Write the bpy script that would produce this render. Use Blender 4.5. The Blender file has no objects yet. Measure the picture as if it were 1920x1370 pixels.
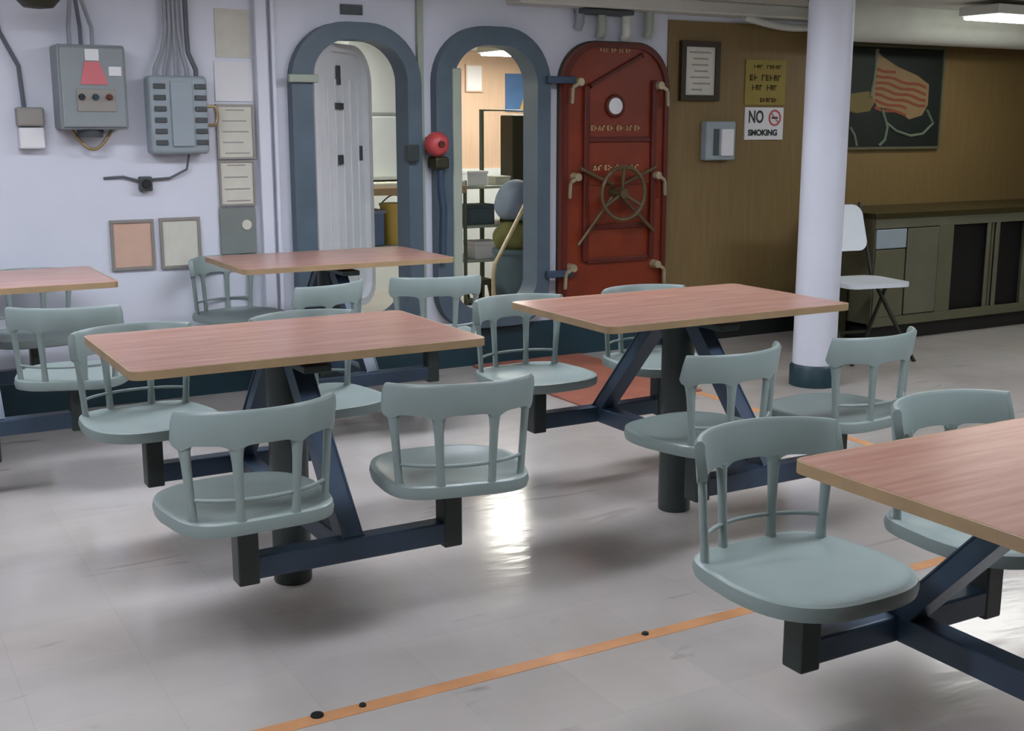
import bpy, bmesh, math, random
from mathutils import Vector, Matrix
random.seed(4)
SC = bpy.context.scene
COL = SC.collection
PI = math.pi

# ------------------------------------------------------------------ materials
def lin(c):
    return tuple((v/255/12.92) if v/255 <= .04045 else ((v/255+.055)/1.055)**2.4 for v in c) + (1,)

def mat(name, rgb, rough=.5, metal=0., var=.06, scale=6., bump=0., spec=.5, rough_var=0.):
    m = bpy.data.materials.new(name); m.use_nodes = True
    nt = m.node_tree; b = nt.nodes['Principled BSDF']
    b.inputs['Roughness'].default_value = rough
    b.inputs['Metallic'].default_value = metal
    b.inputs['Specular IOR Level'].default_value = spec
    tc = nt.nodes.new('ShaderNodeTexCoord')
    n = nt.nodes.new('ShaderNodeTexNoise'); n.inputs['Scale'].default_value = scale; n.inputs['Detail'].default_value = 4
    nt.links.new(tc.outputs['Object'], n.inputs['Vector'])
    r = nt.nodes.new('ShaderNodeValToRGB')
    c = lin(rgb)
    r.color_ramp.elements[0].position = .3; r.color_ramp.elements[1].position = .7
    r.color_ramp.elements[0].color = tuple(v*(1-var) for v in c[:3]) + (1,)
    r.color_ramp.elements[1].color = tuple(min(1, v*(1+var)) for v in c[:3]) + (1,)
    nt.links.new(n.outputs['Fac'], r.inputs['Fac']); nt.links.new(r.outputs['Color'], b.inputs['Base Color'])
    if bump:
        bp = nt.nodes.new('ShaderNodeBump'); bp.inputs['Strength'].default_value = bump; bp.inputs['Distance'].default_value = .01
        nt.links.new(n.outputs['Fac'], bp.inputs['Height']); nt.links.new(bp.outputs['Normal'], b.inputs['Normal'])
    return m

def emit(name, rgb, strength):
    m = bpy.data.materials.new(name); m.use_nodes = True
    b = m.node_tree.nodes['Principled BSDF']
    b.inputs['Base Color'].default_value = lin(rgb)
    b.inputs['Emission Color'].default_value = lin(rgb)
    b.inputs['Emission Strength'].default_value = strength
    return m

def wood(name, c1, c2, rough, stretch, scale):
    """grain along the object's X (or Z) axis"""
    m = bpy.data.materials.new(name); m.use_nodes = True
    nt = m.node_tree; b = nt.nodes['Principled BSDF']; b.inputs['Roughness'].default_value = rough
    tc = nt.nodes.new('ShaderNodeTexCoord'); mp = nt.nodes.new('ShaderNodeMapping')
    mp.inputs['Scale'].default_value = stretch
    n = nt.nodes.new('ShaderNodeTexNoise'); n.inputs['Scale'].default_value = scale; n.inputs['Detail'].default_value = 6; n.inputs['Roughness'].default_value = .6
    r = nt.nodes.new('ShaderNodeValToRGB')
    r.color_ramp.elements[0].position = .3; r.color_ramp.elements[1].position = .72
    r.color_ramp.elements[0].color = lin(c1); r.color_ramp.elements[1].color = lin(c2)
    nt.links.new(tc.outputs['Object'], mp.inputs['Vector']); nt.links.new(mp.outputs['Vector'], n.inputs['Vector'])
    nt.links.new(n.outputs['Fac'], r.inputs['Fac']); nt.links.new(r.outputs['Color'], b.inputs['Base Color'])
    return m

def floor_material():
    m = bpy.data.materials.new('waxed_tile'); m.use_nodes = True
    nt = m.node_tree; b = nt.nodes['Principled BSDF']; L = nt.links.new
    tc = nt.nodes.new('ShaderNodeTexCoord')
    br = nt.nodes.new('ShaderNodeTexBrick')
    br.offset = 0; br.inputs['Scale'].default_value = 1.0
    br.inputs['Brick Width'].default_value = .3; br.inputs['Row Height'].default_value = .3
    br.inputs['Mortar Size'].default_value = .0015; br.inputs['Mortar Smooth'].default_value = .6
    br.inputs['Color1'].default_value = lin((193, 186, 180)); br.inputs['Color2'].default_value = lin((187, 181, 176))
    br.inputs['Mortar'].default_value = lin((182, 176, 170))
    L(tc.outputs['Object'], br.inputs['Vector'])
    n1 = nt.nodes.new('ShaderNodeTexNoise'); n1.inputs['Scale'].default_value = 1.6; n1.inputs['Detail'].default_value = 5
    L(tc.outputs['Object'], n1.inputs['Vector'])
    r1 = nt.nodes.new('ShaderNodeValToRGB')
    r1.color_ramp.elements[0].position = .34; r1.color_ramp.elements[0].color = (.80, .79, .77, 1)
    r1.color_ramp.elements[1].position = .58; r1.color_ramp.elements[1].color = (1, 1, 1, 1)
    L(n1.outputs['Fac'], r1.inputs['Fac'])
    mx = nt.nodes.new('ShaderNodeMix'); mx.data_type = 'RGBA'; mx.blend_type = 'MULTIPLY'; mx.inputs['Factor'].default_value = .8
    L(br.outputs['Color'], mx.inputs['A']); L(r1.outputs['Color'], mx.inputs['B'])
    # dark scuff marks
    n2 = nt.nodes.new('ShaderNodeTexNoise'); n2.inputs['Scale'].default_value = 3.2; n2.inputs['Detail'].default_value = 8; n2.inputs['Distortion'].default_value = 1.2
    mp = nt.nodes.new('ShaderNodeMapping'); mp.inputs['Scale'].default_value = (.6, 2.2, 1); mp.inputs['Rotation'].default_value = (0, 0, .35)
    L(tc.outputs['Object'], mp.inputs['Vector']); L(mp.outputs['Vector'], n2.inputs['Vector'])
    r2 = nt.nodes.new('ShaderNodeValToRGB')
    r2.color_ramp.elements[0].position = .24; r2.color_ramp.elements[0].color = (.45, .44, .44, 1)
    r2.color_ramp.elements[1].position = .36; r2.color_ramp.elements[1].color = (1, 1, 1, 1)
    L(n2.outputs['Fac'], r2.inputs['Fac'])
    mx2 = nt.nodes.new('ShaderNodeMix'); mx2.data_type = 'RGBA'; mx2.blend_type = 'MULTIPLY'; mx2.inputs['Factor'].default_value = .7
    L(mx.outputs['Result'], mx2.inputs['A']); L(r2.outputs['Color'], mx2.inputs['B'])
    L(mx2.outputs['Result'], b.inputs['Base Color'])
    rr = nt.nodes.new('ShaderNodeMapRange'); rr.inputs['To Min'].default_value = .20; rr.inputs['To Max'].default_value = .10
    L(n1.outputs['Fac'], rr.inputs['Value']); L(rr.outputs['Result'], b.inputs['Roughness'])
    b.inputs['Specular IOR Level'].default_value = .55
    n3 = nt.nodes.new('ShaderNodeTexNoise'); n3.inputs['Scale'].default_value = 3; n3.inputs['Detail'].default_value = 3
    mp3 = nt.nodes.new('ShaderNodeMapping'); mp3.inputs['Scale'].default_value = (1.5, 4.5, 1); mp3.inputs['Rotation'].default_value = (0, 0, .12)
    L(tc.outputs['Object'], mp3.inputs['Vector']); L(mp3.outputs['Vector'], n3.inputs['Vector'])
    bp = nt.nodes.new('ShaderNodeBump'); bp.inputs['Strength'].default_value = .14; bp.inputs['Distance'].default_value = .01
    L(n3.outputs['Fac'], bp.inputs['Height']); L(bp.outputs['Normal'], b.inputs['Normal'])
    return m

M = dict(
    floor=floor_material(),
    white=mat('white_bulkhead_paint', (214, 217, 228), .45, var=.03, scale=3, bump=.03),
    ceil=mat('overhead_paint', (205, 205, 196), .6, var=.04),
    lag=mat('painted_lagging', (208, 210, 200), .6, var=.05, scale=8, bump=.15),
    brown=wood('brown_panel', (120, 99, 60), (131, 109, 68), .55, (9, 9, .7), 4),
    tan=wood('pale_wood_panel', (202, 172, 146), (212, 182, 156), .55, (9, 9, .7), 4),
    base=mat('dark_teal_deck_paint', (30, 58, 68), .45, var=.1),
    top=wood('cherry_laminate', (164, 118, 102), (186, 144, 128), .26, (.8, 9, 9), 5),
    edge=mat('tan_edge', (160, 134, 100), .5, var=.1, scale=14),
    chair=mat('grey_green_plastic', (136, 150, 147), .38, var=.04, scale=5),
    steel=mat('slate_blue_paint', (56, 74, 94), .38, var=.12, scale=7),
    post=mat('dark_slate_paint', (50, 60, 58), .4, var=.12, scale=7),
    ring=mat('blue_grey_door_frame', (80, 96, 108), .45, var=.12, scale=5),
    lip=mat('pale_green_coaming', (160, 170, 155), .5, var=.05),
    leafw=mat('white_door_paint', (226, 229, 231), .4, var=.03),
    red=mat('red_door_paint', (122, 46, 20), .42, var=.16, scale=5),
    redd=mat('dark_red_paint', (88, 28, 14), .45, var=.15, scale=5),
    gasket=mat('dark_green_gasket', (44, 52, 30), .6),
    brass=mat('worn_metal', (176, 164, 134), .35, metal=.3, var=.15, scale=20),
    bronze=mat('dark_bronze', (98, 84, 58), .4, metal=.3, var=.2, scale=20),
    cream=mat('cream_lettering', (196, 160, 116), .6),
    box=mat('grey_equipment_paint', (136, 144, 146), .45, var=.05),
    boxl=mat('light_grey_equipment_paint', (150, 162, 168), .45, var=.05),
    dark=mat('black_plastic', (24, 26, 25), .5),
    blackp=mat('black_bay_shade', (9, 9, 10), .6),
    dgrey=mat('dark_grey_plastic', (70, 76, 78), .5),
    paper=mat('white_paper', (226, 226, 228), .8, var=.02),
    creamp=mat('cream_paper', (205, 203, 190), .8, var=.05, scale=12),
    yel=mat('yellowed_paper', (150, 132, 62), .7, var=.08, scale=12),
    ink=mat('dark_olive_ink', (78, 72, 22), .7),
    blk=mat('black_ink', (48, 58, 52), .7),
    redink=mat('red_ink', (196, 96, 96), .7),
    stick=mat('red_warning', (204, 112, 118), .6),
    frameb=mat('dark_wood_frame', (48, 34, 14), .45),
    frameg=mat('grey_metal_frame', (150, 146, 140), .4, metal=.3),
    peach=mat('peach_paper', (205, 170, 150), .8, var=.05, scale=12),
    slate=mat('grey_board', (120, 126, 122), .6),
    teal=mat('dark_canvas', (16, 26, 20), .6, var=.25, scale=4),
    flagw=mat('faded_cream_paint', (136, 112, 78), .7),
    flagr=mat('faded_red_paint', (128, 66, 44), .7),
    rope=mat('pale_paint', (104, 116, 98), .7),
    sleeve=mat('olive_paint', (110, 96, 56), .7),
    cab=mat('dull_stainless', (118, 118, 100), .38, metal=.35, var=.08),
    cabd=mat('dull_olive_metal', (104, 104, 82), .45, metal=.2, var=.08),
    counter=mat('dark_worktop', (52, 48, 26), .3),
    plast=mat('white_seat_plastic', (222, 228, 232), .4, var=.02),
    tube=mat('dark_chair_tube', (40, 44, 32), .35, metal=.3),
    tape=mat('orange_tape', (206, 150, 104), .6, var=.1, scale=10),
    mat=mat('red_brown_rubber', (170, 108, 90), .45, var=.12, scale=6),
    cond=mat('grey_conduit', (150, 154, 160), .5),
    cable=mat('dark_cable', (92, 96, 104), .5),
    gold=mat('tan_brass_ring', (150, 132, 96), .4, metal=.4),
    redv=mat('red_valve_paint', (190, 74, 76), .4, var=.1, scale=20),
    fridge=mat('white_enamel', (216, 222, 222), .3, var=.03),
    blue=mat('blue_plastic', (84, 104, 136), .45, var=.1),
    yellow=mat('yellow_plastic', (198, 168, 84), .45, var=.1),
    bagb=mat('blue_grey_cloth', (112, 124, 142), .7, var=.15, scale=9),
    bago=mat('olive_cloth', (88, 88, 44), .8, var=.2, scale=9),
    bin=mat('blue_grey_plastic', (70, 88, 96), .5),
    olive=mat('dark_olive_paint', (42, 40, 14), .5),
    green=mat('grey_green_pipe', (96, 106, 88), .45),
    posterb=mat('blue_poster', (74, 108, 152), .7, var=.15, scale=5),
    tubew=emit('fluorescent_diffuser', (238, 243, 255), 9.0),
    tubes=emit('passage_diffuser', (255, 252, 240), 14.0),
    tubed=emit('dim_diffuser', (250, 252, 246), 4.0),
)

# ------------------------------------------------------------------ mesh helpers
class B:
    def __init__(s): s.bm = bmesh.new()
    def box(s, lo, hi, bev=0., seg=2):
        lo = Vector(lo); hi = Vector(hi)
        r = bmesh.ops.create_cube(s.bm, size=1)
        vs = r['verts']; c = (lo+hi)/2; d = hi-lo
        for v in vs: v.co = Vector((v.co.x*d.x, v.co.y*d.y, v.co.z*d.z)) + c
        if bev:
            es = list({e for v in vs for e in v.link_edges})
            bmesh.ops.bevel(s.bm, geom=es, offset=bev, segments=seg, affect='EDGES', profile=.5)
        return s
    def bar(s, a, b, w, h, bev=.004):
        """square section bar from a to b"""
        a = Vector(a); b = Vector(b); d = (b-a); L = d.length; d.normalize()
        up = Vector((0, 0, 1)) if abs(d.z) < .95 else Vector((1, 0, 0))
        x = d.cross(up).normalized(); y = x.cross(d)
        r = bmesh.ops.create_cube(s.bm, size=1); vs = r['verts']
        mt = Matrix((x, y, d)).transposed()
        for v in vs: v.co = (a+b)/2 + mt @ Vector((v.co.x*w, v.co.y*h, v.co.z*L))
        if bev:
            es = list({e for v in vs for e in v.link_edges})
            bmesh.ops.bevel(s.bm, geom=es, offset=bev, segments=2, affect='EDGES')
        return s
    def tube(s, pts, rad, n=10, closed=False):
        pts = [Vector(p) for p in pts]; N = len(pts)
        rads = rad if isinstance(rad, (list, tuple)) else [rad]*N
        rings = []; prev = None
        for i, p in enumerate(pts):
            a = pts[(i-1) % N] if (closed or i) else p
            b = pts[(i+1) % N] if (closed or i < N-1) else p
            t = (b-a).normalized()
            if prev is None:
                u = t.orthogonal().normalized()
            else:
                u = (prev - t*prev.dot(t)).normalized()
            prev = u; w = t.cross(u)
            rings.append([s.bm.verts.new(p + (u*math.cos(2*PI*k/n)+w*math.sin(2*PI*k/n))*rads[i]) for k in range(n)])
        for i in range(N if closed else N-1):
            r0, r1 = rings[i], rings[(i+1) % N]
            for k in range(n):
                s.bm.faces.new((r0[k], r0[(k+1) % n], r1[(k+1) % n], r1[k]))
        if not closed:
            s.bm.faces.new(rings[0][::-1]); s.bm.faces.new(rings[-1])
        return s
    def lathe(s, prof, c=(0, 0, 0), n=28, axis='z'):
        c = Vector(c); rings = []
        def P(r, h, a):
            x, y = r*math.cos(a), r*math.sin(a)
            return c + (Vector((x, y, h)) if axis == 'z' else Vector((x, h, y)) if axis == 'y' else Vector((h, x, y)))
        for r, h in prof:
            rings.append([s.bm.verts.new(P(max(r, 1e-4), h, 2*PI*k/n)) for k in range(n)])
        for a, b in zip(rings, rings[1:]):
            for k in range(n): s.bm.faces.new((a[k], a[(k+1) % n], b[(k+1) % n], b[k]))
        s.bm.faces.new(rings[0][::-1]); s.bm.faces.new(rings[-1])
        return s
    def prism(s, pts, a, b, axis='y'):
        def P(u, v, h): return Vector((u, h, v)) if axis == 'y' else Vector((u, v, h)) if axis == 'z' else Vector((h, u, v))
        l0 = [s.bm.verts.new(P(u, v, a)) for u, v in pts]; l1 = [s.bm.verts.new(P(u, v, b)) for u, v in pts]
        n = len(pts)
        s.bm.faces.new(l0); s.bm.faces.new(l1[::-1])
        for k in range(n): s.bm.faces.new((l0[k], l0[(k+1) % n], l1[(k+1) % n], l1[k]))
        return s
    def ring(s, po, pi, y0, y1):
        """plate between two outlines of equal length, standing in XZ, from y0 to y1"""
        n = len(po); V = s.bm.verts.new
        a = [V((u, y0, v)) for u, v in po]; b = [V((u, y0, v)) for u, v in pi]
        c = [V((u, y1, v)) for u, v in po]; d = [V((u, y1, v)) for u, v in pi]
        for k in range(n):
            j = (k+1) % n; F = s.bm.faces.new
            F((a[k], a[j], b[j], b[k])); F((c[k], d[k], d[j], c[j])); F((a[k], c[k], c[j], a[j])); F((b[k], b[j], d[j], d[k]))
        return s
    def obj(s, name, m, parent=None, smooth=None, loc=None):
        bmesh.ops.recalc_face_normals(s.bm, faces=s.bm.faces)
        me = bpy.data.meshes.new(name)
        if smooth:
            for f in s.bm.faces: f.smooth = True
            for e in s.bm.edges:
                if len(e.link_faces) == 2 and e.calc_face_angle(0) > math.radians(smooth): e.smooth = False
        s.bm.to_mesh(me); s.bm.free()
        me.materials.append(M[m] if isinstance(m, str) else m)
        o = bpy.data.objects.new(name, me); COL.objects.link(o)
        if parent: o.parent = parent
        if loc: o.location = loc
        return o

def rrect(x0, x1, z0, z1, rt, rb=None, n=10):
    rb = rt if rb is None else rb; pts = []
    for cx, cz, r, a0 in ((x1-rt, z1-rt, rt, 0), (x0+rt, z1-rt, rt, 90), (x0+rb, z0+rb, rb, 180), (x1-rb, z0+rb, rb, 270)):
        for k in range(n+1):
            a = math.radians(a0 + 90*k/n); pts.append((cx+r*math.cos(a), cz+r*math.sin(a)))
    return pts

def tag(o, label, cat, group=None, kind=None):
    if label: o['label'] = label
    if cat: o['category'] = cat
    if group: o['group'] = group
    if kind: o['kind'] = kind
    return o
def empty(name, loc, label=None, cat=None, rz=0, group=None, kind=None):
    o = bpy.data.objects.new(name, None); COL.objects.link(o); o.location = loc; o.rotation_euler = (0, 0, rz)
    o.empty_display_size = .1
    return tag(o, label, cat, group, kind)
def dup(root, name=None):
    r = root.copy(); COL.objects.link(r)
    for ch in list(root.children):
        c = ch.copy(); COL.objects.link(c); c.parent = r
        for g in list(ch.children):
            d = g.copy(); COL.objects.link(d); d.parent = c
    return r

WY = 5.93          # the bulkhead with the doors
# ------------------------------------------------------------------ setting
def struct(o, label, cat): return tag(o, label, cat, kind='structure')
struct(B().box((-2.2, -2.6, -.06), (8.4, 9.3, 0)).obj('floor', 'floor'), 'pale waxed tile floor of the mess deck', 'floor')
struct(B().box((-2.2, -2.6, 2.06), (8.4, WY, 2.12)).obj('ceiling', 'ceil'), 'pale painted overhead of the mess deck', 'ceiling')
struct(B().box((-2.2, WY+.05, 1.95), (8.4, 9.3, 2.02)).obj('ceiling_passage', 'ceil'), 'pale overhead of the compartment beyond the doorways', 'ceiling')
OP1 = (2.195, 2.72, .33, 1.77); OP2 = (2.99, 3.515, .33, 1.765)
H1 = (OP1[0]-.008, OP1[1]+.008, OP1[2]-.006, OP1[3]+.004); H2 = (OP2[0]-.008, OP2[1]+.008, OP2[2]-.006, OP2[3]+.004)
w = B()
for x0, x1, z0, z1 in ((-2.2, H1[0], 0, 2.06), (H1[0], H1[1], 0, H1[2]), (H1[0], H1[1], H1[3], 2.06), (H1[1], H2[0], 0, 2.06),
                       (H2[0], H2[1], 0, H2[2]), (H2[0], H2[1], H2[3], 2.06), (H2[1], 8.4, 0, 2.06)):
    w.box((x0, WY, z0), (x1, WY+.05, z1))
struct(w.obj('wall_back', 'white'), 'white painted bulkhead with two oval doorways', 'wall')
struct(B().box((4.455, WY-.012, .0), (8.3, WY, 1.955)).obj('wall_back_panelling', 'brown'), 'brown wood panelling right of the red door', 'wall')
struct(B().box((-2.26, -2.6, 0), (-2.2, 9.3, 2.06)).obj('wall_left', 'white'), 'white side wall at the left of the mess deck', 'wall')
struct(B().box((8.4, -2.6, 0), (8.46, 9.3, 2.06)).obj('wall_right', 'brown'), 'brown side wall at the right of the mess deck', 'wall')
struct(B().box((-2.2, -2.66, 0), (8.4, -2.6, 2.06)).obj('wall_front', 'brown'), 'brown wall behind the viewer', 'wall')
struct(B().box((-2.2, 9.2, 0), (8.4, 9.26, 2.0)).obj('wall_passage', 'tan'), 'pale wood far wall seen through the middle doorway', 'wall')
b = B()
b.box((-2.2, WY-.02, 0), (2.8, WY, .15)).box((2.8, WY-.02, 0), (4.45, WY, .22))
struct(b.obj('baseboard_back', 'base'), 'dark teal painted skirting along the white bulkhead', 'baseboard')
struct(B().box((4.45, WY-.03, 0), (8.3, WY-.012, .12)).obj('baseboard_panelling', 'dark'), 'black skirting under the brown panelling', 'baseboard')
struct(B().box((1.915, WY-.05, .15), (1.975, WY, 2.06), .006).box((2.0, WY-.03, .15), (2.02, WY, 2.06), .004).obj('trim_1', 'white'), 'white vertical stiffener beside the left doorway', 'trim')
struct(B().box((2.80, WY-.03, .15), (2.835, WY, 2.06), .004).obj('trim_2', 'lip'), 'pale vertical stiffener between the two doorways', 'trim')
struct(B().box((3.35, WY-.16, 1.985), (5.75, WY, 2.06), .01).obj('trim_3', 'ceil'), 'pale overhead beam above the red door and brown panels', 'beam')
# drooping white pipe below that beam, lagged duct beyond the pillar
tag(B().tube([(4.95+.08*i, WY-.10, 1.985-.05*math.sin(PI*i/10)) for i in range(11)], .022, 12).obj('sagging_pipe', 'lag', smooth=60),
    'white sagging pipe along the top of the brown panelling', 'pipe')
struct(B().lathe([(.0, 0), (.15, 0), (.15, 2.9), (.0, 2.9)], (5.45, 5.62, 2.0), 32, 'x').obj('lagged_duct', 'lag', smooth=50),
    'big white lagged duct under the overhead right of the pillar', 'duct')
struct(B().bar((4.75, 5.0, 2.03), (5.75, 5.9, 2.03), .10, .06).obj('overhead_shadow_bar', 'cabd'), 'dark slanting bar imitating a shadow on the overhead just right of the pillar', 'beam')  # dark bar put in place of a diagonal shadow on the overhead

# pillar
p = empty('pillar', (4.45, 4.58, 0), 'round white pillar standing behind the right table', 'pillar', kind='structure')
B().lathe([(.112, .1), (.112, 2.06)], n=40).obj('shaft', 'white', p, smooth=50)
B().lathe([(.125, 0), (.125, .1), (.113, .115)], n=40).obj('base_collar', 'base', p, smooth=50)

struct(B().box((-2.2, 9.17, 0), (8.4, 9.2, .98)).obj('trim_4', 'fridge'), 'white lower half of the far wall beyond the doorways', 'wainscot')
# ------------------------------------------------------------------ doors
def door_ring(name, x0, x1, z0, z1, op, label):
    d = empty(name, ((x0+x1)/2, WY, 0), label, 'door frame', kind='structure')
    cx = (x0+x1)/2
    po = rrect(x0-cx, x1-cx, z0, z1, .30, .22); pi = rrect(op[0]-cx, op[1]-cx, op[2], op[3], .21, .15)
    B().ring(po, pi, -.07, .09).obj('door_frame', 'ring', d, smooth=40)
    if name == 'door_1': return d
    B().box((op[0]-cx-.012, -.085, op[2]+.08), (op[0]-cx+.042, -.03, 1.64), .008).obj('jamb_strip', 'lip', d)['label'] = 'pale green jamb strip'
    return d
d1 = door_ring('door_1', 2.085, 2.80, .22, 1.855, OP1, 'blue-grey arched steel frame of the left doorway')
d2 = door_ring('door_2', 2.885, 3.60, .22, 1.865, OP2, 'blue-grey arched steel frame of the middle doorway beside the red door')
B().box((-.12, -.10, 1.55), (.035, -.07, 1.59), .006).obj('hinge_arm', 'lip', d1, loc=(-.26, 0, 0))['label'] = 'pale hinge arm'
B().box((.27, -.115, 1.15), (.34, -.06, 1.24), .008).obj('latch', 'post', d1, loc=(-.02, 0, 0))['label'] = 'dark latch'
for z in (1.59, .50):
    B().box((.32, -.11, z-.02), (.50, -.075, z+.02), .006).obj('hinge_strap', 'steel', d2)

# white leaf swung inwards from the left doorway
L = empty('door_3', (2.195, WY+.02, 0), 'white corrugated door leaf swung open inside the left doorway', 'door', rz=math.radians(38), kind='structure')
po = rrect(0, .60, .35, 1.76, .2, .12)
B().prism(po, -.012, .02).obj('door_leaf', 'leafw', L, smooth=35)
B().ring(po, rrect(.04, .56, .39, 1.72, .17, .09), -.045, -.012).obj('rim', 'leafw', L, smooth=35)
for i in range(6):
    B().box((.085+.08*i, -.021, .56), (.105+.08*i, -.012, 1.58), .004).obj('rib', 'leafw', L)
for x, z, wd, h in ((.28, 1.60, .03, .10), (.28, 1.44, .08, .035), (.28, 1.16, .05, .05), (.50, 1.19, .025, .08), (.28, .56, .13, .06)):
    B().box((x-wd/2, -.03, z-h/2), (x+wd/2, -.02, z+h/2), .002).obj('label_plate', 'dgrey', L)['label'] = 'dark label plate'

# red leaf folded back against the bulkhead
R = empty('door_4', (4.05, WY, 0), 'red steel door leaf with hand wheel folded against the wall', 'door', kind='structure')
B().prism(rrect(-.37, .395, .24, 1.815, .24, .08), -.04, -.005).obj('gasket', 'gasket', R, smooth=35)
po = rrect(-.375, .36, .25, 1.805, .24, .08)
B().prism(po, -.075, -.04).obj('door_leaf', 'red', R, smooth=35)
B().ring(po, rrect(-.345, .33, .28, 1.775, .215, .06), -.09, -.075).obj('flange', 'redd', R, smooth=35)
for x0, x1, z0, z1 in ((-.24, -.205, .56, 1.56), (.235, .265, .56, 1.60)):
    B().box((x0, -.10, z0), (x1, -.075, z1), .006).obj('rib', 'redd', R)
for z in (.56, .76, 1.26):
    B().box((-.205, -.09, z-.015), (.235, -.075, z+.015), .005).obj('rib', 'redd', R)
B().bar((-.20, -.085, 1.56), (.16, -.085, 1.74), .03, .02).obj('pipe_shadow', 'redd', R)  # dark red bar imitates a pipe's slanting shadow on the leaf
B().box((-.205, -.083, 1.0), (.235, -.075, 1.245), .004).obj('panel', 'red', R)
pw = B().lathe([(.0, -.095), (.045, -.095), (.05, -.085), (.05, -.075), (.0, -.075)], (-.022, 0, 1.45), 24, 'y').obj('porthole', 'paper', R, smooth=50)
pw['label'] = 'small round white porthole'
B().tube([(-.022+.057*math.cos(2*PI*k/28), -.085, 1.45+.057*math.sin(2*PI*k/28)) for k in range(28)], .010, 8, True).obj('porthole_rim', 'redd', pw, smooth=50)
def line_of_text(par, name, m, x0, x1, z, h, y, words, gap=.012):
    """a line of stencilled characters, worn past reading"""
    g = B(); x = x0; tot = sum(words); u = (x1-x0-gap*(len(words)-1))/tot
    for wl in words:
        for k in range(wl):
            a = x+k*u; v = (k*7+wl*3) % 4
            g.box((a, y-.002, z-h/2), (a+u*.24, y, z+h/2))
            if v != 1: g.box((a, y-.002, z+h*.25), (a+u*.72, y, z+h/2))
            if v != 3: g.box((a, y-.002, z-h*.12), (a+u*.72, y, z+h*.12))
            if v == 0: g.box((a+u*.5, y-.002, z-h/2), (a+u*.72, y, z+h/2))
            if v == 2: g.box((a, y-.002, z-h/2), (a+u*.72, y, z-h*.25))
        x += wl*u+gap
    return g.obj(name, m, par)
for x0, x1, z, wd in ((-.13, .09, 1.765, (3, 2, 4)), (-.19, .17, 1.325, (6, 2, 4)), (-.17, .16, 1.10, (4, 5))):
    line_of_text(R, 'lettering', 'cream', x0, x1, z, .03, -.0765 if z > 1.3 else -.084, wd)['label'] = 'worn cream stencilled line'
# dogs with their handles round the edge
for x, z, s in ((-.285, 1.58, -1), (-.295, 1.05, -1), (-.32, .53, -1), (.275, 1.57, 1), (.27, 1.05, 1), (.28, .52, 1)):
    g = B().lathe([(0, -.13), (.022, -.13), (.026, -.075), (0, -.075)], (x, 0, z), 14, 'y')
    g.bar((x, -.12, z), (x+s*.05, -.12, z-.03), .022, .018)
    g.bar((x+s*.05, -.12, z-.03), (x+s*.055, -.12, z-.12), .02, .016)
    g.obj('dog_handle', 'brass', R, smooth=40)['label'] = 'worn bare metal dog handle'
hw = B()
cx, cz, rw = -.025, .955, .15
hw.tube([(cx+rw*math.cos(2*PI*k/32), -.19, cz+rw*math.sin(2*PI*k/32)) for k in range(32)], .012, 8, True)
for a in (90, 210, 330):
    a = math.radians(a); hw.tube([(cx, -.175, cz), (cx+rw*math.cos(a), -.19, cz+rw*math.sin(a))], .010, 8)
hw.lathe([(0, -.20), (.028, -.20), (.032, -.075), (0, -.075)], (cx, 0, cz), 16, 'y')
hw.obj('hand_wheel', 'bronze', R, smooth=40)['label'] = 'dark bronze hand wheel'
for a, c in (((-.06, -.12, .93), (-.29, -.12, .66)), ((.01, -.12, .93), (.25, -.12, .72)), ((.01, -.12, 1.0), (.255, -.12, 1.1)), ((-.05, -.12, 1.0), (-.28, -.12, 1.1))):
    B().tube([a, c], .010, 8).obj('linkage_rod', 'bronze', R, smooth=40)
# ------------------------------------------------------------------ mess tables
TL, TW, TZ = 1.004, .622, .74
def rounded_poly(l, wd, r, n=6): return rrect(-l/2, l/2, -wd/2, wd/2, r, r, n)
def make_table():
    t = empty('mess_table', (0, 0, 0))
    tp = B().prism(rounded_poly(TL-.012, TW-.012, .025), TZ-.022, TZ, 'z').obj('tabletop', 'top', t, smooth=40)
    o = rounded_poly(TL, TW, .03); i = rounded_poly(TL-.012, TW-.012, .025)
    g = B().ring(o, i, TZ-.023, TZ-.0005)
    for v in g.bm.verts: v.co = Vector((v.co.x, v.co.z, v.co.y))
    g.obj('edge_band', 'edge', tp, smooth=40)['label'] = 'tan edge band'
    B().lathe([(.055, 0), (.057, .004), (.057, .695), (.05, .70)], n=32).obj('pedestal', 'post', t, smooth=40)
    B().box((-.17, -.13, .694), (.17, .13, .714), .004).box((-.04, -.27, .680), (.04, .27, .702), .004).obj('mounting_plate', 'post', t)
    B().box((-.03, -.46, .222), (.03, .46, .282), .005).obj('crossbar', 'steel', t)
    for s in (-1, 1):
        B().box((-.262, s*.48-.028, .222), (.262, s*.48+.028, .282), .005).obj('seat_bar', 'steel', t)
        B().bar((0, s*.47, .265), (0, s*.09, .69), .058, .05).obj('brace', 'steel', t)
        for x in (-.285, .285):
            B().box((x-.027, s*.48-.03, .21), (x+.027, s*.48+.03, .405), .005).obj('seat_post', 'post', t)
    return t
table0 = make_table()
GT = 'mess tables bolted to the deck'
TABLES = {
    'T1': ((1.118, 3.283), 'wood-topped mess table in front of the left doorway, nearest table on the left'),
    'T2': ((2.529, 3.261), 'wood-topped mess table in front of the red door and white pillar'),
    'T3': ((2.018, 5.243), 'wood-topped mess table close against the open left doorway'),
    'T0': ((.473, 5.113), 'wood-topped mess table cut off by the left edge, under the electrical boxes'),
    'T4': ((1.989, 1.268), 'wood-topped mess table in the foreground, cut off by the right edge'),
}
tab = {}
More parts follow.
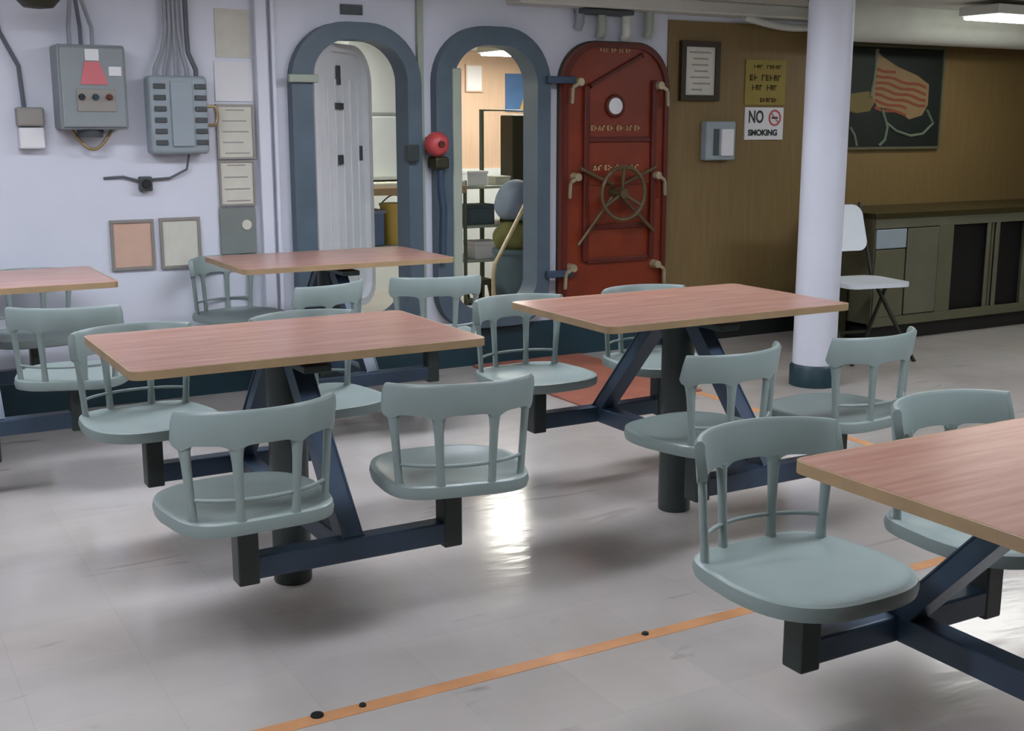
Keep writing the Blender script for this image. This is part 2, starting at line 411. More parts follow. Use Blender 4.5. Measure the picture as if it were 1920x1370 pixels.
for i, (k, (xy, lab)) in enumerate(TABLES.items()):
    o = table0 if i == 0 else dup(table0)
    o.location = (xy[0], xy[1], 0); tag(o, lab, 'table', GT); tab[k] = xy

# ------------------------------------------------------------------ swivel chairs
def arc_pt(s, r):           # s in -1..1 along the curved back; the sitter faces +Y
    a = s*math.radians(66); return Vector((r*math.sin(a)*1.05, -r*math.cos(a)*.80-.040, 0))
SP = (-.86, -.31, .31, .86)
def make_chair():
    c = empty('swivel_chair', (0, 0, 0))
    # seat: flat back edge, swelling sides, rounded front, dished top
    out = []
    for k in range(48):
        a = 2*PI*k/48; ca, sa = math.cos(a), math.sin(a)
        e = .45 if sa < 0 else .72
        x = .208*math.copysign(abs(ca)**e, ca); y = (.205 if sa > 0 else .198)*math.copysign(abs(sa)**e, sa)
        out.append((x*(1+.10*min(0, y/.2)), y))
    g = B(); V = g.bm.verts.new; rings = []
    for sc, z in ((.90, .398), (.985, .404), (1.0, .418), (.985, .434), (.95, .437), (.90, .436), (.82, .427), (.55, .421), (.25, .419)):
        rings.append([V((x*sc, y*sc, z)) for x, y in out])
    for a, b_ in zip(rings, rings[1:]):
        for k in range(48): g.bm.faces.new((a[k], a[(k+1) % 48], b_[(k+1) % 48], b_[k]))
    g.bm.faces.new(rings[0][::-1]); g.bm.faces.new(rings[-1])
    g.obj('seat', 'chair', c, smooth=50)
    B().box((-.08, -.08, .39), (.08, .08, .40), .003).obj('swivel_plate', 'post', c)
    # back rail with a scalloped lower edge
    g = B(); V = g.bm.verts.new; N = 64; prev = None
    for i in range(N+1):
        s = -1+2*i/N
        zt = .704-.003*s*s - (.02 if abs(s) > .985 else 0)
        fl = max(math.exp(-((s-q)/.085)**2) for q in SP)
        zb = .622-.013*fl
        if abs(s) > .985: zb += .01
        p0 = arc_pt(s, .213); p1 = arc_pt(s, .213-.022)
        tl = Vector((0, -.012, 0))
        ring = [V(p0+Vector((0, 0, zb))), V(p0+Vector((0, 0, zt-.008))+tl), V(p0.lerp(p1, .3)+Vector((0, 0, zt))+tl),
                V(p0.lerp(p1, .7)+Vector((0, 0, zt))+tl), V(p1+Vector((0, 0, zt-.008))+tl), V(p1+Vector((0, 0, zb)))]
        if prev:
            for k in range(6): g.bm.faces.new((prev[k], prev[(k+1) % 6], ring[(k+1) % 6], ring[k]))
        else: g.bm.faces.new(ring[::-1])
        prev = ring
    g.bm.faces.new(prev)
    g.obj('back_rail', 'chair', c, smooth=45)
    for q in SP:
        a = arc_pt(q*.97, .19); b_ = arc_pt(q, .202); g = B(); rings = []
        d = arc_pt(q+.02, .2)-arc_pt(q-.02, .2); d.normalize(); nn = Vector((-d.y, d.x, 0))
        for f, wd in ((0, .016), (.06, .0115), (.3, .0105), (.75, .0125), (.92, .016), (1, .022)):
            p_ = a.lerp(b_, f)+Vector((0, 0, .43+.192*f))
            rings.append([g.bm.verts.new(p_+d*wd*math.cos(2*PI*k/12)+nn*.0095*math.sin(2*PI*k/12)) for k in range(12)])
        for r0, r1 in zip(rings, rings[1:]):
            for k in range(12): g.bm.faces.new((r0[k], r0[(k+1) % 12], r1[(k+1) % 12], r1[k]))
        g.bm.faces.new(rings[0][::-1]); g.bm.faces.new(rings[-1])
        g.obj('spindle', 'chair', c, smooth=50)
    B().tube([arc_pt(-.86+1.72*i/20, .191)+Vector((0, 0, .487)) for i in range(21)], .005, 8).obj('stretcher', 'chair', c, smooth=50)
    return c
chair0 = make_chair()
GC = 'grey-green swivel chairs around the mess tables'
# table, seat corner, yaw from facing the table (degrees), label
CH = [
    ('T1', -1, -1, 2, 'grey swivel chair at the near left of the front left table'),
    ('T1', 1, -1, -12, 'grey swivel chair at the near right of the front left table'),
    ('T1', -1, 1, 6, 'grey swivel chair at the far left corner of the front left table'),
    ('T1', 1, 1, 5, 'grey swivel chair at the far right corner of the front left table'),
    ('T2', -1, -1, 8, 'grey swivel chair above the round pedestal of the table before the pillar'),
    ('T2', 1, -1, 6, 'grey swivel chair just in front of the white pillar base'),
    ('T2', -1, 1, 2, 'grey swivel chair between the two middle tables, beside the red-brown floor mat'),
    ('T2', 1, 1, -3, 'grey swivel chair below the red door, only its rail above the tabletop'),
    ('T3', -1, -1, 25, 'grey swivel chair turned sideways below the white door leaf'),
    ('T3', 1, -1, -14, 'grey swivel chair with wide rail below the middle doorway'),
    ('T3', -1, 1, 22, 'grey swivel chair against the white wall below the two small notices'),
    ('T0', 1, -1, -20, 'grey swivel chair at the left edge, in front of the cut-off table'),
    ('T0', 1, 1, 0, 'grey swivel chair behind the cut-off left table, its spindles under the tabletop'),
    ('T4', -1, 1, 0, 'large grey swivel chair in the right foreground, seat turned to the viewer'),
    ('T4', 1, 1, 0, 'grey swivel chair partly hidden behind the foreground right tabletop'),
]
for i, (k, sx, sy, yaw, lab) in enumerate(CH):
    o = chair0 if i == 0 else dup(chair0)
    o.location = (tab[k][0]+.285*sx, tab[k][1]+.48*sy, 0)
    o.rotation_euler = (0, 0, math.radians(yaw)+(0 if sy < 0 else PI))
    tag(o, lab, 'chair', GC)

# ------------------------------------------------------------------ floor markings, mat
tag(B().box((-2.1, 2.40, 0), (5.2, 2.445, .0012)).obj('floor_tape', 'tape'), 'long orange tape line across the floor in the foreground', 'tape')
tag(B().box((3.765, 3.5, 0), (3.815, 4.72, .0012)).obj('floor_tape', 'tape'), 'orange tape line running from the mat under the table before the pillar', 'tape')
for x, y, r, lab in ((.875, 2.437, .016, 'largest black stud on the orange tape, at the bottom edge'),
                     (.985, 2.43, .009, 'small black stud on the orange tape next to the largest stud'),
                     (1.80, 2.43, .010, 'single black stud on the orange tape in mid floor')):
    tag(B().lathe([(r, .0012), (r*.9, .006), (r*.4, .009)], (x, y, 0), 14).obj('deck_stud', 'dark', smooth=40), lab, 'stud', 'studs on the orange tape')
tag(B().box((3.10, 4.73, 0), (3.83, 5.88, .012), .004).obj('floor_mat', 'mat'), 'red-brown mat on the floor before the middle doorway', 'mat')

# ------------------------------------------------------------------ things on the white bulkhead
e = empty('motor_controller', (1.11, WY, 0), 'large grey electrical control box with red warning label and three buttons', 'electrical box')
B().box((-.15, -.17, 1.32), (.15, 0, 1.695), .012).obj('enclosure', 'box', e)
B().box((-.14, -.182, 1.33), (.14, -.168, 1.685), .008).obj('cover', 'box', e)
B().prism([(-.035, 1.62), (.03, 1.62), (.065, 1.52), (-.055, 1.52)], -.187, -.182).obj('warning_label', 'stick', e)['label'] = 'red and white warning label'
B().box((.07, -.187, 1.56), (.125, -.182, 1.60)).obj('tag_label', 'paper', e)['label'] = 'white sticker'
B().box((-.03, -.187, 1.625), (.03, -.182, 1.675)).obj('tag_label', 'paper', e)['label'] = 'pale sticker'
B().box((-.075, -.188, 1.40), (.095, -.182, 1.50), .003).obj('button_plate', 'frameg', e)
for x, m, l in ((-.055, 'dark', 'black'), (.005, 'base', 'green'), (.065, 'redd', 'red')):
    B().lathe([(0, -.21), (.012, -.21), (.015, -.188), (0, -.188)], (x, 0, 1.465), 16, 'y').obj('push_button', m, e, smooth=40)['label'] = l+' push button'
B().lathe([(.055, 1.285), (.06, 1.32)], (-.01, -.09, 0), 20).obj('cable_gland', 'dgrey', e, smooth=40)
B().tube([(-.09+.018*i, -.08, 1.32-.09*math.sin(PI*i/10)) for i in range(11)], .008, 8).obj('cable_loop', 'gold', e, smooth=40)
for x, m in ((-.07, 'cond'), (-.02, 'cable'), (.03, 'cond')):
    B().tube([(x*.4-.02, -.05, 2.06), (x*.5-.02, -.05, 1.9), (x, -.06, 1.78), (x, -.06, 1.69)], .009, 8).obj('conduit', m, e, smooth=40)

e = empty('panelboard', (1.515, WY, 0), 'grey breaker panel with two rows of dark switches and cables on top', 'electrical box')
B().box((-.145, -.11, 1.205), (.135, 0, 1.57), .02, 3).obj('enclosure', 'boxl', e, smooth=40)
B().box((-.045, -.122, 1.24), (.06, -.109, 1.545), .006).obj('cover', 'boxl', e)
for k in range(6):
    z = 1.52-.052*k
    for x in (-.095, .098):
        B().box((x-.028, -.119, z-.012), (x+.028, -.109, z+.012), .003).obj('breaker', 'dgrey', e)
g = [(.17+.02*math.cos(a), -.06, 1.385+.045*math.sin(a)) for a in [PI*(-.5+k/12) for k in range(13)]]
B().tube([(.13, -.06, 1.34)]+g+[(.13, -.06, 1.43)], .008, 8).obj('handle', 'gold', e, smooth=40)
for i, x in enumerate((-.10, -.055, .0, .05, .095)):
    xt = -.035+.02*i
    m = 'cable' if i == 4 else 'cond'
    B().tube([(xt+(.02 if i == 4 else 0), -.04, 2.06), (xt+(.02 if i == 4 else 0), -.04, 1.78), (xt*.6+x*.4, -.05, 1.68), (x, -.06, 1.60), (x, -.06, 1.565)], .009 if i < 4 else .012, 8).obj('cable', m, e, smooth=40)

e = empty('outlet_switch', (1.35, WY, 0), 'small dark switch with cables below the breaker panel', 'switch')
B().box((-.03, -.05, 1.03), (.03, 0, 1.10), .008).obj('switch_body', 'dgrey', e)
B().tube([(-.19, -.01, 1.095), (-.1, -.015, 1.10), (-.03, -.02, 1.08)], .006, 8).obj('cable', 'cable', e, smooth=40)
B().tube([(.03, -.02, 1.085), (.12, -.02, 1.09), (.20, -.03, 1.13), (.21, -.05, 1.20)], .006, 8).obj('cable', 'cable', e, smooth=40)
B().lathe([(0, -.065), (.02, -.065), (.022, -.05), (0, -.05)], (0, 0, 1.065), 16, 'y').obj('knob', 'dark', e, smooth=40)

e = empty('junction_box', (.85, WY, 0), 'small white box with grey lid left of the large control box', 'electrical box')
B().box((-.055, -.07, 1.235), (.055, 0, 1.33), .008).obj('lower_case', 'paper', e)
B().box((-.058, -.075, 1.335), (.058, 0, 1.42), .01).obj('lid', 'frameg', e)
B().tube([(-.02, -.03, 1.42), (-.03, -.03, 1.6), (-.10, -.03, 1.75), (-.14, -.03, 2.06)], .01, 8).obj('conduit', 'cable', e, smooth=40)

def notice(name, x0, x1, z0, z1, fm, pm, label, cat, fw=.014, d=.018, group=None, y=WY):
    e = empty(name, ((x0+x1)/2, y, (z0+z1)/2), label, cat, group=group)
    a, c = (x1-x0)/2, (z1-z0)/2
    o = [(-a, -c), (a, -c), (a, c), (-a, c)]; i = [(-a+fw, -c+fw), (a-fw, -c+fw), (a-fw, c-fw), (-a+fw, c-fw)]
    B().ring(o, i, -d, 0).obj('frame', fm, e)
    B().box((-a+fw*.7, -d*.55, -c+fw*.7), (a-fw*.7, -.001, c-fw*.7)).obj('sheet', pm, e)
    return e, a, c, d
def scribble(e, a, c, y, m, rows, h=.006):
    g = B(); n = len(rows)
    for k, (u, v) in enumerate(rows):
        z = c*.78-2*c*.78*k/(n-1)
        g.box((a*u, y-.001, z-h), (a*v, y, z+h))
    return g.obj('printing', m, e)
GN = 'framed notices on the white wall'
e, a, c, d = notice('framed_notice', 1.174, 1.380, .655, .895, 'frameg', 'peach', 'small framed notice on peach paper low on the white wall', 'notice', group=GN)
e, a, c, d = notice('framed_notice', 1.408, 1.606, .650, .898, 'frameg', 'creamp', 'small framed notice on grey-white paper, right of the peach one', 'notice', group=GN)
e, a, c, d = notice('framed_notice', 1.712, 1.902, 1.175, 1.443, 'frameg', 'creamp', 'tall framed cream notice right of the breaker panel, upper of two', 'notice', .010, group=GN)
scribble(e, a, c, -d*.55, 'frameg', [(-.5, .5), (-.7, .6), (-.7, .7), (-.7, .4), (-.6, .7)], .003)
e, a, c, d = notice('framed_notice', 1.712, 1.895, .945, 1.170, 'frameg', 'creamp', 'framed cream notice directly below another, above the grey board', 'notice', .010, group=GN)
scribble(e, a, c, -d*.55, 'frameg', [(-.5, .5), (-.7, .6), (-.7, .7), (-.6, .7)], .003)
e = empty('notice_board', (1.80, WY, .82), 'dark grey board with a pale round badge below the framed notices', 'board')
B().box((-.095, -.018, -.115), (.09, 0, .115), .004).obj('board_panel', 'slate', e)
B().lathe([(0, -.024), (.025, -.024), (.025, -.018), (0, -.018)], (.04, 0, .03), 18, 'y').obj('badge', 'creamp', e, smooth=40)
tag(B().box((1.728, WY-.006, 1.665), (1.90, WY, 1.895), .001).obj('wall_chart', 'creamp'), 'yellowish unframed chart high on the wall beside the cable run', 'chart')
tag(B().box((1.715, WY-.008, 1.455), (1.905, WY, 1.648), .001).obj('paper_sheet', 'paper'), 'plain bright white sheet between the chart and the framed notices', 'paper')
tag(B().box((2.38, WY-.012, 1.895), (2.50, WY, 1.945), .002).obj('name_plate', 'dgrey'), 'small dark plate above the left doorway', 'plate')

e = empty('red_valve', (2.868, WY, 0), 'round red valve on the wall between the two doorways', 'valve')
B().lathe([(0, -.16), (.03, -.16), (.05, -.15), (.065, -.12), (.065, -.09), (0, -.09)], (0, 0, 1.242), 24, 'y').obj('valve_wheel', 'redv', e, smooth=40)
B().lathe([(0, -.172), (.018, -.172), (.018, -.16), (0, -.16)], (0, 0, 1.242), 16, 'y').obj('hub', 'redd', e, smooth=40)
B().box((-.02, -.10, 1.20), (.02, 0, 1.28), .006).obj('bracket', 'redd', e)
B().box((-.02, -.13, 1.11), (.065, -.02, 1.175), .015).obj('valve_body', 'olive', e)
B().tube([(.03, -.09, 1.12), (.03, -.09, 1.0), (.045, -.09, .9), (.035, -.09, .6)], .018, 10).obj('hose', 'steel', e, smooth=40)

e = empty('wall_speaker', (.86, 5.5, 1.868), 'black round fitting hanging from the overhead at the top left corner', 'fixture')
B().lathe([(.02, .19), (.03, .03), (.085, .0), (.088, -.015), (.06, -.045), (.02, -.05)], n=28).obj('dome', 'olive', e, smooth=50)

# conduits and clamps above the red door
for i, (x, z0, m, l) in enumerate(((3.80, 1.88, 'cond', 'short grey pipe stub above the red door, leftmost of four'), (3.95, 1.84, 'lip', 'pale green pipe stub above the red door, second of four'),
                               (4.12, 1.83, 'lag', 'white pipe stub above the red door, third of four'), (4.28, 1.85, 'lip', 'pale pipe stub above the red door, nearest the brown panels'))):
    tag(B().tube([(x, WY-.05, 2.06), (x, WY-.05, z0+.03), (x, WY-.03, z0)], .028, 12).obj('pipe_stub', m, smooth=40), l, 'pipe', 'pipe stubs above the red door')
tag(B().box((3.78, WY-.13, 1.955), (4.12, WY-.02, 1.98), .004).obj('cable_tray', 'dgrey'), 'dark narrow cable tray under the beam above the red door', 'tray')

# ------------------------------------------------------------------ brown panelling
PY = WY-.012
e, a, c, d = notice('framed_certificate', 4.535, 4.83, 1.487, 1.838, 'frameb', 'creamp', 'dark framed certificate hanging on the brown panelling', 'certificate', .034, .03, y=PY)
scribble(e, a*.7, c*.8, -d*.55, 'frameg', [(-.8, .8), (-.5, .6), (-.6, .6), (-.4, .6), (-.7, .7), (-.5, .8), (-.6, .2)], .005)
e = empty('wall_sign', (5.215, PY, 1.605), 'yellowed sign with dark lettering above the white sign', 'sign', group='signs on the brown panelling')
B().box((-.165, -.008, -.138), (.165, 0, .138), .001).obj('sign_panel', 'yel', e)
for z, h, wd, x0, x1 in ((.095, .022, (3, 5), -.10, .13), (.028, .036, (2, 5), -.13, .13), (-.032, .034, (3, 3), -.11, .10)):
    line_of_text(e, 'lettering', 'ink', x0, x1, z, h, -.008, wd, .03)
line_of_text(e, 'lettering', 'redd', -.04, .10, -.108, .026, -.008, (6,))['label'] = 'dull red line of lettering'

def text(body, size, m, parent, loc, name='lettering', width=None):
    cu = bpy.data.curves.new(name, 'FONT'); cu.body = body; cu.size = size; cu.extrude = .001; cu.offset = .0025; cu.align_x = 'CENTER'; cu.align_y = 'CENTER'
    o = bpy.data.objects.new(name, cu); COL.objects.link(o)
    dg = bpy.context.evaluated_depsgraph_get(); me = bpy.data.meshes.new_from_object(o.evaluated_get(dg))
    bpy.data.objects.remove(o); me.materials.clear(); me.materials.append(M[m])
    if width:
        xs = [v.co.x for v in me.vertices]; k = width/(max(xs)-min(xs))
        for v in me.vertices: v.co.x *= k
    q = bpy.data.objects.new(name, me); COL.objects.link(q); q.parent = parent; q.location = loc; q.rotation_euler = (PI/2, 0, 0)
    return q
e = empty('wall_sign', (5.215, PY, 1.352), 'white no smoking sign on the brown panelling', 'sign', group='signs on the brown panelling')
B().box((-.158, -.008, -.10), (.158, 0, .10), .001).obj('sign_panel', 'paper', e)
text('NO', .105, 'blk', e, (-.07, -.0085, .038), width=.12)
text('SMOKING', .05, 'blk', e, (-.01, -.0085, -.058), width=.24)
g = B().tube([(.085+.045*math.cos(2*PI*k/28), -.009, .036+.045*math.sin(2*PI*k/28)) for k in range(28)], .006, 8, True)
g.bar((.053, -.009, .068), (.117, -.009, .004), .009, .003, 0)
g.obj('prohibition_mark', 'redink', e, smooth=40)['label'] = 'red prohibition circle'
B().box((.06, -.0095, .03), (.11, -.008, .042)).obj('cigarette_mark', 'blk', e)

e = empty('wall_switch', (4.83, PY, 1.25), 'grey wall box with a white cover below the framed certificate', 'switch')
B().box((-.115, -.06, -.12), (.115, 0, .115), .01).obj('back_box', 'boxl', e)
B().box((-.005, -.075, -.095), (.09, -.058, .07), .006).obj('cover', 'paper', e)
B().box((-.06, -.068, -.09), (-.02, -.058, .07), .004).obj('slot', 'dgrey', e)

# painting of a flag and a rope on a dark ground, beyond the pillar
e = empty('painting', (6.36, PY, 1.525), 'dark painting of a striped flag and pale rope beyond the pillar', 'painting')
W2, H2 = .43, .325
B().box((-W2, -.018, -H2), (W2, 0, H2), .002).obj('canvas', 'teal', e)
B().ring([(-W2-.018, -H2-.018), (W2+.018, -H2-.018), (W2+.018, H2+.018), (-W2-.018, H2+.018)], [(-W2, -H2), (W2, -H2), (W2, H2), (-W2, H2)], -.028, 0).obj('frame', 'cabd', e)
def px(u, v): return (-W2+2*W2*u, H2-2*H2*v)        # u, v across and down the canvas
flag = [(.25, .02), (.32, .09), (.50, .19), (.72, .27), (.86, .36), (.86, .57), (.80, .68), (.66, .72), (.48, .62), (.30, .60), (.24, .5)]
B().prism([px(*q) for q in flag], -.0195, -.018).obj('painted_flag', 'flagw', e)
g = B()
for k in range(7):
    v0 = .20+.065*k
    up = [px(.27+.56*t/8, v0+.0+.11*(t/8)+.012*math.sin(t*1.5+k)) for t in range(9)]
    lo = [px(.27+.56*t/8, v0+.028+.11*(t/8)+.012*math.sin(t*1.5+k)) for t in range(9)]
    if k > 4: up = up[:6]; lo = lo[:6]
    if k < 1: up = up[:4]; lo = lo[:4]
    g.prism(up+lo[::-1], -.0208, -.0195)
g.obj('painted_stripes', 'flagr', e)
g = B(); g.tube([(px(u, v)[0], -.019, px(u, v)[1]) for u, v in ((.27, .02), (.25, .3), (.22, .5))], .010, 8)
g.obj('painted_staff', 'rope', e, smooth=40)
B().prism([px(*q) for q in ((.0, .47), (.2, .44), (.27, .55), (.22, .64), (.08, .66), (.0, .64))], -.0195, -.018).obj('painted_sleeve', 'sleeve', e)
g = B()
g.tube([(px(u, v)[0], -.02, px(u, v)[1]) for u, v in ((.35, .62), (.40, .75), (.52, .84), (.68, .89), (.82, .87), (.93, .76), (.85, .62))], .010, 8)
g.tube([(px(u, v)[0], -.02, px(u, v)[1]) for u, v in ((.36, .64), (.42, .80), (.40, .93), (.34, .99))], .010, 8)
g.tube([(px(u, v)[0], -.02, px(u, v)[1]) for u, v in ((.02, .80), (.07, .88), (.10, .99))], .010, 8)
g.obj('painted_rope', 'rope', e, smooth=40)

# ------------------------------------------------------------------ cabinet and folding chair
e = empty('serving_cabinet', (6.9, 5.3, 0), 'dull metal serving cabinet with dark open bays along the right wall', 'cabinet')
X0, X1, FY, BY = -1.3, 1.35, 0, .58
g = B().box((X0, .02, .10), (X1, BY, .12)).box((X0, BY-.02, .10), (X1, BY, .775)).box((X0, .0, .10), (X0+.02, BY, .775)).box((X1-.02, 0, .10), (X1, BY, .775)).box((-.22, .0, .12), (-.20, BY, .775)).box((.12, 0, .12), (.14, BY, .775))
g.obj('carcass', 'cabd', e)
B().box((X0-.01, -.02, .775), (X1+.01, BY, .81), .004).obj('worktop', 'counter', e)
B().box((X0, -.012, .715), (X1, .0, .775), .003).obj('top_rail', 'cab', e)
B().box((X0, -.012, .10), (X1, 0, .16), .003).obj('bottom_rail', 'cabd', e)
B().box((X0+.01, -.014, .59), (-1.03, 0, .71), .006).obj('drawer', 'boxl', e)
B().box((X0+.01, -.012, .16), (-1.03, 0, .585), .006).obj('door', 'cabd', e)
B().box((-1.02, -.016, .165), (-.74, 0, .71), .006).obj('door', 'cab', e)
B().box((-.735, -.012, .16), (-.60, 0, .715), .003).obj('stile', 'cabd', e)
for x0, x1 in ((-.325, -.295), (-.24, -.205)):
    B().box((x0+.05, -.012, .16), (x1+.05, 0, .715), .003).obj('stile', 'cab', e)
B().box((.10, -.012, .16), (.16, 0, .715), .003).obj('stile', 'cab', e)
for x0, x1 in ((-.59, -.225), (-.195, .11), (.15, 1.32)):
    B().box((x0, .025, .125), (x1, .03, .765)).obj('bay_shade_panel', 'blackp', e)  # black sheets imitate the shade inside the open bays
B().box((X0+.03, .03, 0), (X1-.03, BY, .10)).obj('plinth', 'dark', e)

e = empty('folding_chair', (5.23, 5.02, 0), 'white seated folding chair with dark tubes behind the pillar', 'chair', rz=math.radians(-10))
g = B().prism(rrect(-.21, .21, -.19, .20, .10, .06), .43, .455, 'z').obj('seat', 'plast', e, smooth=40)
g = B()
g.prism(rrect(-.195, .195, .60, .87, .06), .0, .014)
for v in g.bm.verts: v.co.y += .18+(v.co.z-.43)*.36 - .35*v.co.x**2
g.obj('backrest', 'plast', e, smooth=40)
for s in (-1, 1):
    B().tube([(s*.20, .35, .88), (s*.205, .19, .44), (s*.21, -.24, .0)], .012, 10).obj('front_tube', 'tube', e, smooth=40)
    B().tube([(s*.225, .06, .43), (s*.225, .28, .0)], .012, 10).obj('rear_leg', 'tube', e, smooth=40)
B().tube([(-.20, -.16, .10), (.20, -.16, .10)], .009, 8).obj('stretcher', 'tube', e, smooth=40)
B().tube([(-.22, .24, .10), (.22, .24, .10)], .009, 8).obj('stretcher', 'tube', e, smooth=40)
e2 = empty('dark_box', (5.475, 5.60, 0), 'dark olive box on the floor behind the folding chair', 'box')  # dark lidded block behind the folding chair
B().box((-.10, -.13, 0), (.10, .13, .36), .01).obj('box_body', 'olive', e2)
B().box((-.107, -.137, .36), (.107, .137, .40), .008).obj('lid', 'olive', e2)

# ------------------------------------------------------------------ compartment beyond the doorways
e = empty('refrigerator', (3.36, 7.75, 0), 'white enamel refrigerator seen through the left doorway', 'refrigerator')
B().box((-.32, -.25, .98), (.36, .3, 1.93), .01).obj('cabinet_body', 'fridge', e)
B().box((-.31, -.27, 1.0), (.35, -.25, 1.40), .008).obj('door', 'fridge', e)
B().box((-.31, -.27, 1.42), (.35, -.25, 1.92), .008).obj('door', 'fridge', e)
B().box((.15, -.276, 1.30), (.22, -.27, 1.34)).obj('badge', 'frameg', e)
e = empty('counter', (3.36, 7.7, 0), 'counter with tan edge below the white refrigerator', 'counter')
B().box((-.4, -.4, .90), (.45, .4, .97), .006).obj('counter_top', 'creamp', e)
B().box((-.4, -.42, .89), (.45, -.40, .94), .004).obj('edge_band', 'edge', e)
for x in (-.36, .40):
    B().box((x-.025, -.36, 0), (x+.025, -.31, .90), .004).obj('leg', 'lip', e)
    B().box((x-.025, .31, 0), (x+.025, .36, .90), .004).obj('leg', 'lip', e)
B().box((-.36, -.34, .52), (.40, .34, .55)).obj('lower_shelf', 'lip', e)
e = empty('plastic_crate', (3.13, 7.5, .55), 'blue crate under the counter through the left doorway', 'crate')
B().box((-.11, -.12, 0), (.11, .12, .24), .01).obj('crate_body', 'blue', e)
B().box((-.12, -.13, .215), (.12, .13, .24), .006).obj('rim', 'bagb', e)
e = empty('bucket', (3.365, 7.5, .55), 'yellow bucket under the counter through the left doorway', 'bucket')
B().lathe([(.08, 0), (.10, .26), (.105, .26), (.105, .275), (.09, .275)], n=24).obj('bucket_body', 'yellow', e, smooth=40)
B().tube([(-.1+.02*k, 0, .27+.06*math.sin(PI*k/10)) for k in range(11)], .005, 8).obj('handle', 'dgrey', e, smooth=40)

e = empty('serving_cart', (4.19, 7.6, 0), 'pale steel cart with two shelves seen through the middle doorway', 'cart')
for z in (.42, .66, .93):
    B().box((-.35, -.22, z-.02), (.5, .22, z), .005).obj('shelf', 'lip', e)
for x in (-.34, .49):
    for y in (-.21, .21):
        B().tube([(x, y, 0), (x, y, .97)], .013, 10).obj('leg', 'green', e, smooth=40)
GS = 'boxes on the steel cart'
for x, y, z, s, m, l in ((-.22, -.1, .93, (.16, .14, .10), 'paper', 'white carton on the top shelf of the steel cart'), (.0, -.08, .93, (.12, .12, .06), 'creamp', 'flat cream carton on the top shelf of the steel cart'),
                         (-.20, -.1, .66, (.22, .16, .14), 'bin', 'dark blue-grey box on the middle shelf of the steel cart'), (.12, -.1, .66, (.16, .16, .10), 'bago', 'olive box on the middle shelf of the steel cart'),
                         (-.15, -.1, .42, (.2, .18, .12), 'paper', 'white carton on the lowest shelf of the steel cart')):
    q = empty('carton', (4.19+x, 7.6+y, z), l, 'box', group=GS)
    B().box((-s[0]/2, -s[1]/2, 0), (s[0]/2, s[1]/2, s[2]*.8), .004).obj('carton_body', m, q)
    B().box((-s[0]/2-.004, -s[1]/2-.004, s[2]*.8), (s[0]/2+.004, s[1]/2+.004, s[2]), .003).obj('lid', m, q)
e = empty('pipe_stand', (4.25, 7.85, 0), 'grey-green rectangular pipe stand behind the steel cart', 'stand')
B().tube([(-.02, 0, 0), (-.02, 0, 1.45), (.55, 0, 1.45), (.55, 0, 0)], .018, 10).obj('stand_frame', 'green', e, smooth=20)
B().box((-.06, -.12, 0), (.02, .12, .03), .004).box((.51, -.12, 0), (.59, .12, .03), .004).obj('foot', 'green', e)
tag(B().box((4.58, 8.0, 0), (4.80, 8.2, 1.42), .01).obj('locker_post', 'olive'), 'tall dark olive locker at the right of the middle doorway', 'locker')

e = empty('waste_bin', (4.03, 7.0, 0), 'blue-grey waste bin just inside the middle doorway', 'bin')
B().lathe([(.125, 0), (.15, .50), (.16, .50), (.16, .53), (.14, .53)], n=28).obj('bin_body', 'bin', e, smooth=40)
def sack(name, m, loc, rx, rz, lab, seed):
    g = B(); bmesh.ops.create_uvsphere(g.bm, u_segments=28, v_segments=18, radius=1); rnd = random.Random(seed)
    ph = [rnd.uniform(0, 6) for _ in range(4)]
    for v in g.bm.verts:
        a = math.atan2(v.co.y, v.co.x); k = 1+.06*math.sin(3*a+ph[0]+2*v.co.z)+.05*math.sin(5*a+ph[1]-3*v.co.z)
        v.co = Vector((v.co.x*rx*k, v.co.y*rx*k, max(v.co.z, -.75)*rz))
    o = g.obj(name, m, smooth=70); o.location = loc
    return tag(o, lab, 'sack')
sack('cloth_sack', 'bago', (4.02, 7.0, .60), .145, .12, 'olive cloth sack on top of the waste bin', 3)
sack('cloth_sack', 'bagb', (4.03, 7.0, .838), .14, .15, 'blue-grey cloth sack on top of the olive sack', 7)
e = empty('step_stool', (3.74, 7.06, 0), 'dark olive step stool behind the handrail beyond the middle doorway', 'stool')
B().box((-.10, -.11, .30), (.10, .11, .335), .004).box((-.10, -.20, .19), (.10, -.10, .22), .004).obj('tread', 'olive', e)
for x in (-.09, .09):
    B().bar((x, .09, 0), (x, .07, .30), .02, .02).bar((x, -.18, 0), (x, -.05, .30), .02, .02).obj('leg', 'olive', e)
e = empty('handrail', (3.72, 6.75, 0), 'bent metal handrail inside the middle doorway', 'handrail')
B().tube([(0, 0, 0), (0, 0, .40), (.01, 0, .46), (.34, .05, .96)], .014, 10).obj('rail', 'brass', e, smooth=40)
B().lathe([(.045, 0), (.045, .008), (.016, .012)], n=20).obj('base_flange', 'dgrey', e, smooth=40)
e, a, c, d = notice('picture', 4.80, 4.97, 1.62, 1.85, 'tan', 'paper', 'white sheet in a pale frame on the far wall through the middle doorway', 'picture', .012, y=9.2)
q = tag(B().box((5.19, 9.19, 1.46), (5.52, 9.2, 1.78)).obj('poster', 'posterb'), 'blue and yellow poster on the far wall through the middle doorway', 'poster')
B().prism([(5.33, 1.48), (5.50, 1.48), (5.50, 1.74), (5.43, 1.68), (5.37, 1.58)], 9.186, 9.19).obj('yellow_figure', 'yellow', q)

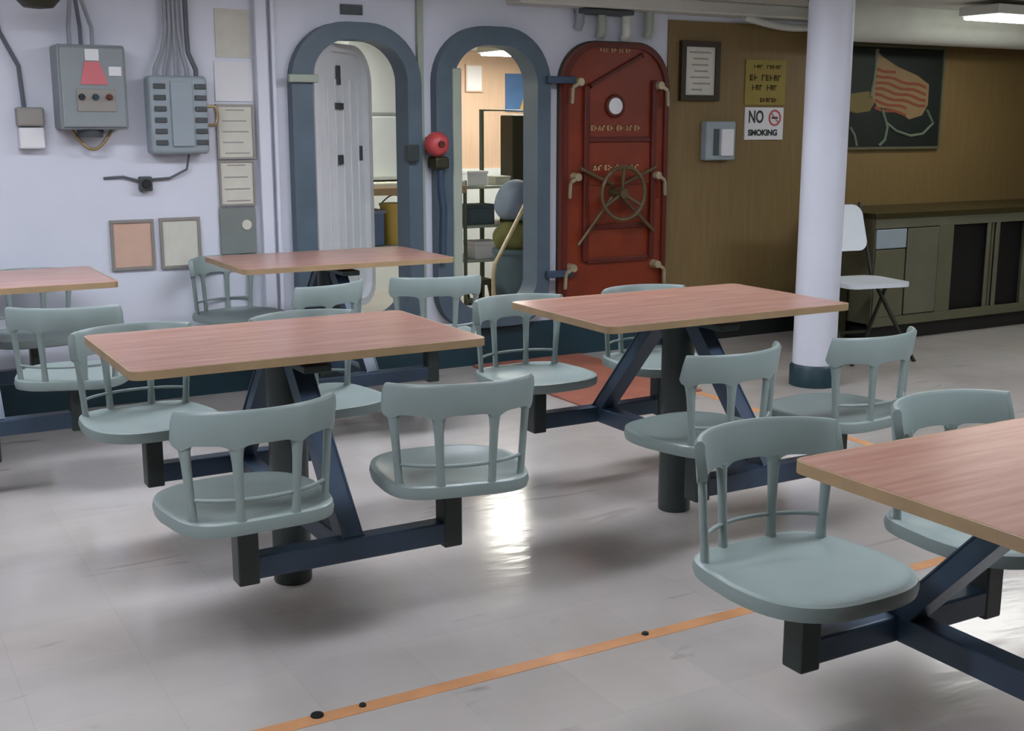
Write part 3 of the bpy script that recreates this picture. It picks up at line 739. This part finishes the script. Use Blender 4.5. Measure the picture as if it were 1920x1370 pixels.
# ------------------------------------------------------------------ lamps
def fixture(name, x, y, z, lx, ly, m, lab):
    e = empty(name, (x, y, z), lab, 'ceiling light', group='fluorescent ceiling lights')
    B().box((-lx/2-.02, -ly/2-.02, 0), (lx/2+.02, ly/2+.02, .055), .006).obj('housing', 'ceil', e)
    B().box((-lx/2, -ly/2, -.02), (lx/2, ly/2, 0), .008).obj('diffuser', m, e)
    return e
fixture('ceiling_light', .35, 4.3, 2.0, 1.3, .3, 'tubew', 'fluorescent ceiling light over the left tables near the white bulkhead')
fixture('ceiling_light', -.2, 1.8, 2.0, 1.3, .3, 'tubew', 'fluorescent ceiling light over the left foreground')
fixture('ceiling_light', 2.9, 1.6, 2.0, 1.3, .3, 'tubew', 'fluorescent ceiling light over the right foreground table')
fixture('ceiling_light', 2.6, 4.2, 2.0, 1.3, .3, 'tubew', 'fluorescent ceiling light before the middle doorway')
fixture('ceiling_light', 5.7, 3.0, 2.0, 1.3, .3, 'tubew', 'unseen ceiling light added to brighten the open floor right of the pillar')  # added lamp out of view, brightens the right side of the room
fixture('ceiling_light', 6.55, 5.0, 1.98, 1.0, .25, 'tubed', 'dim ceiling light beside the lagged duct at the upper right')
fixture('ceiling_light', 4.85, 8.3, 1.90, .5, .5, 'tubes', 'bright ceiling light seen through the middle doorway')
fixture('ceiling_light', 2.2, 7.3, 1.88, 1.2, .25, 'tubes', 'ceiling light of the far compartment behind the white door leaf')

# ------------------------------------------------------------------ camera, world
cam = bpy.data.cameras.new('camera'); co = bpy.data.objects.new('camera', cam); COL.objects.link(co)
cam.sensor_fit = 'HORIZONTAL'; cam.sensor_width = 36; cam.lens = 36*2243/1920; cam.clip_start = .05
co.location = (0, 0, 1.335)
co.rotation_euler = (PI/2-math.radians(11.30), 0, -math.radians(29.75))
SC.camera = co
wd = bpy.data.worlds.new('world'); SC.world = wd; wd.use_nodes = True
wd.node_tree.nodes['Background'].inputs['Color'].default_value = (.5, .52, .55, 1)
wd.node_tree.nodes['Background'].inputs['Strength'].default_value = .2
vs = SC.view_settings
vs.view_transform = 'Standard'; vs.look = 'None'; vs.exposure = 1.5; vs.gamma = 1; vs.use_curve_mapping = False
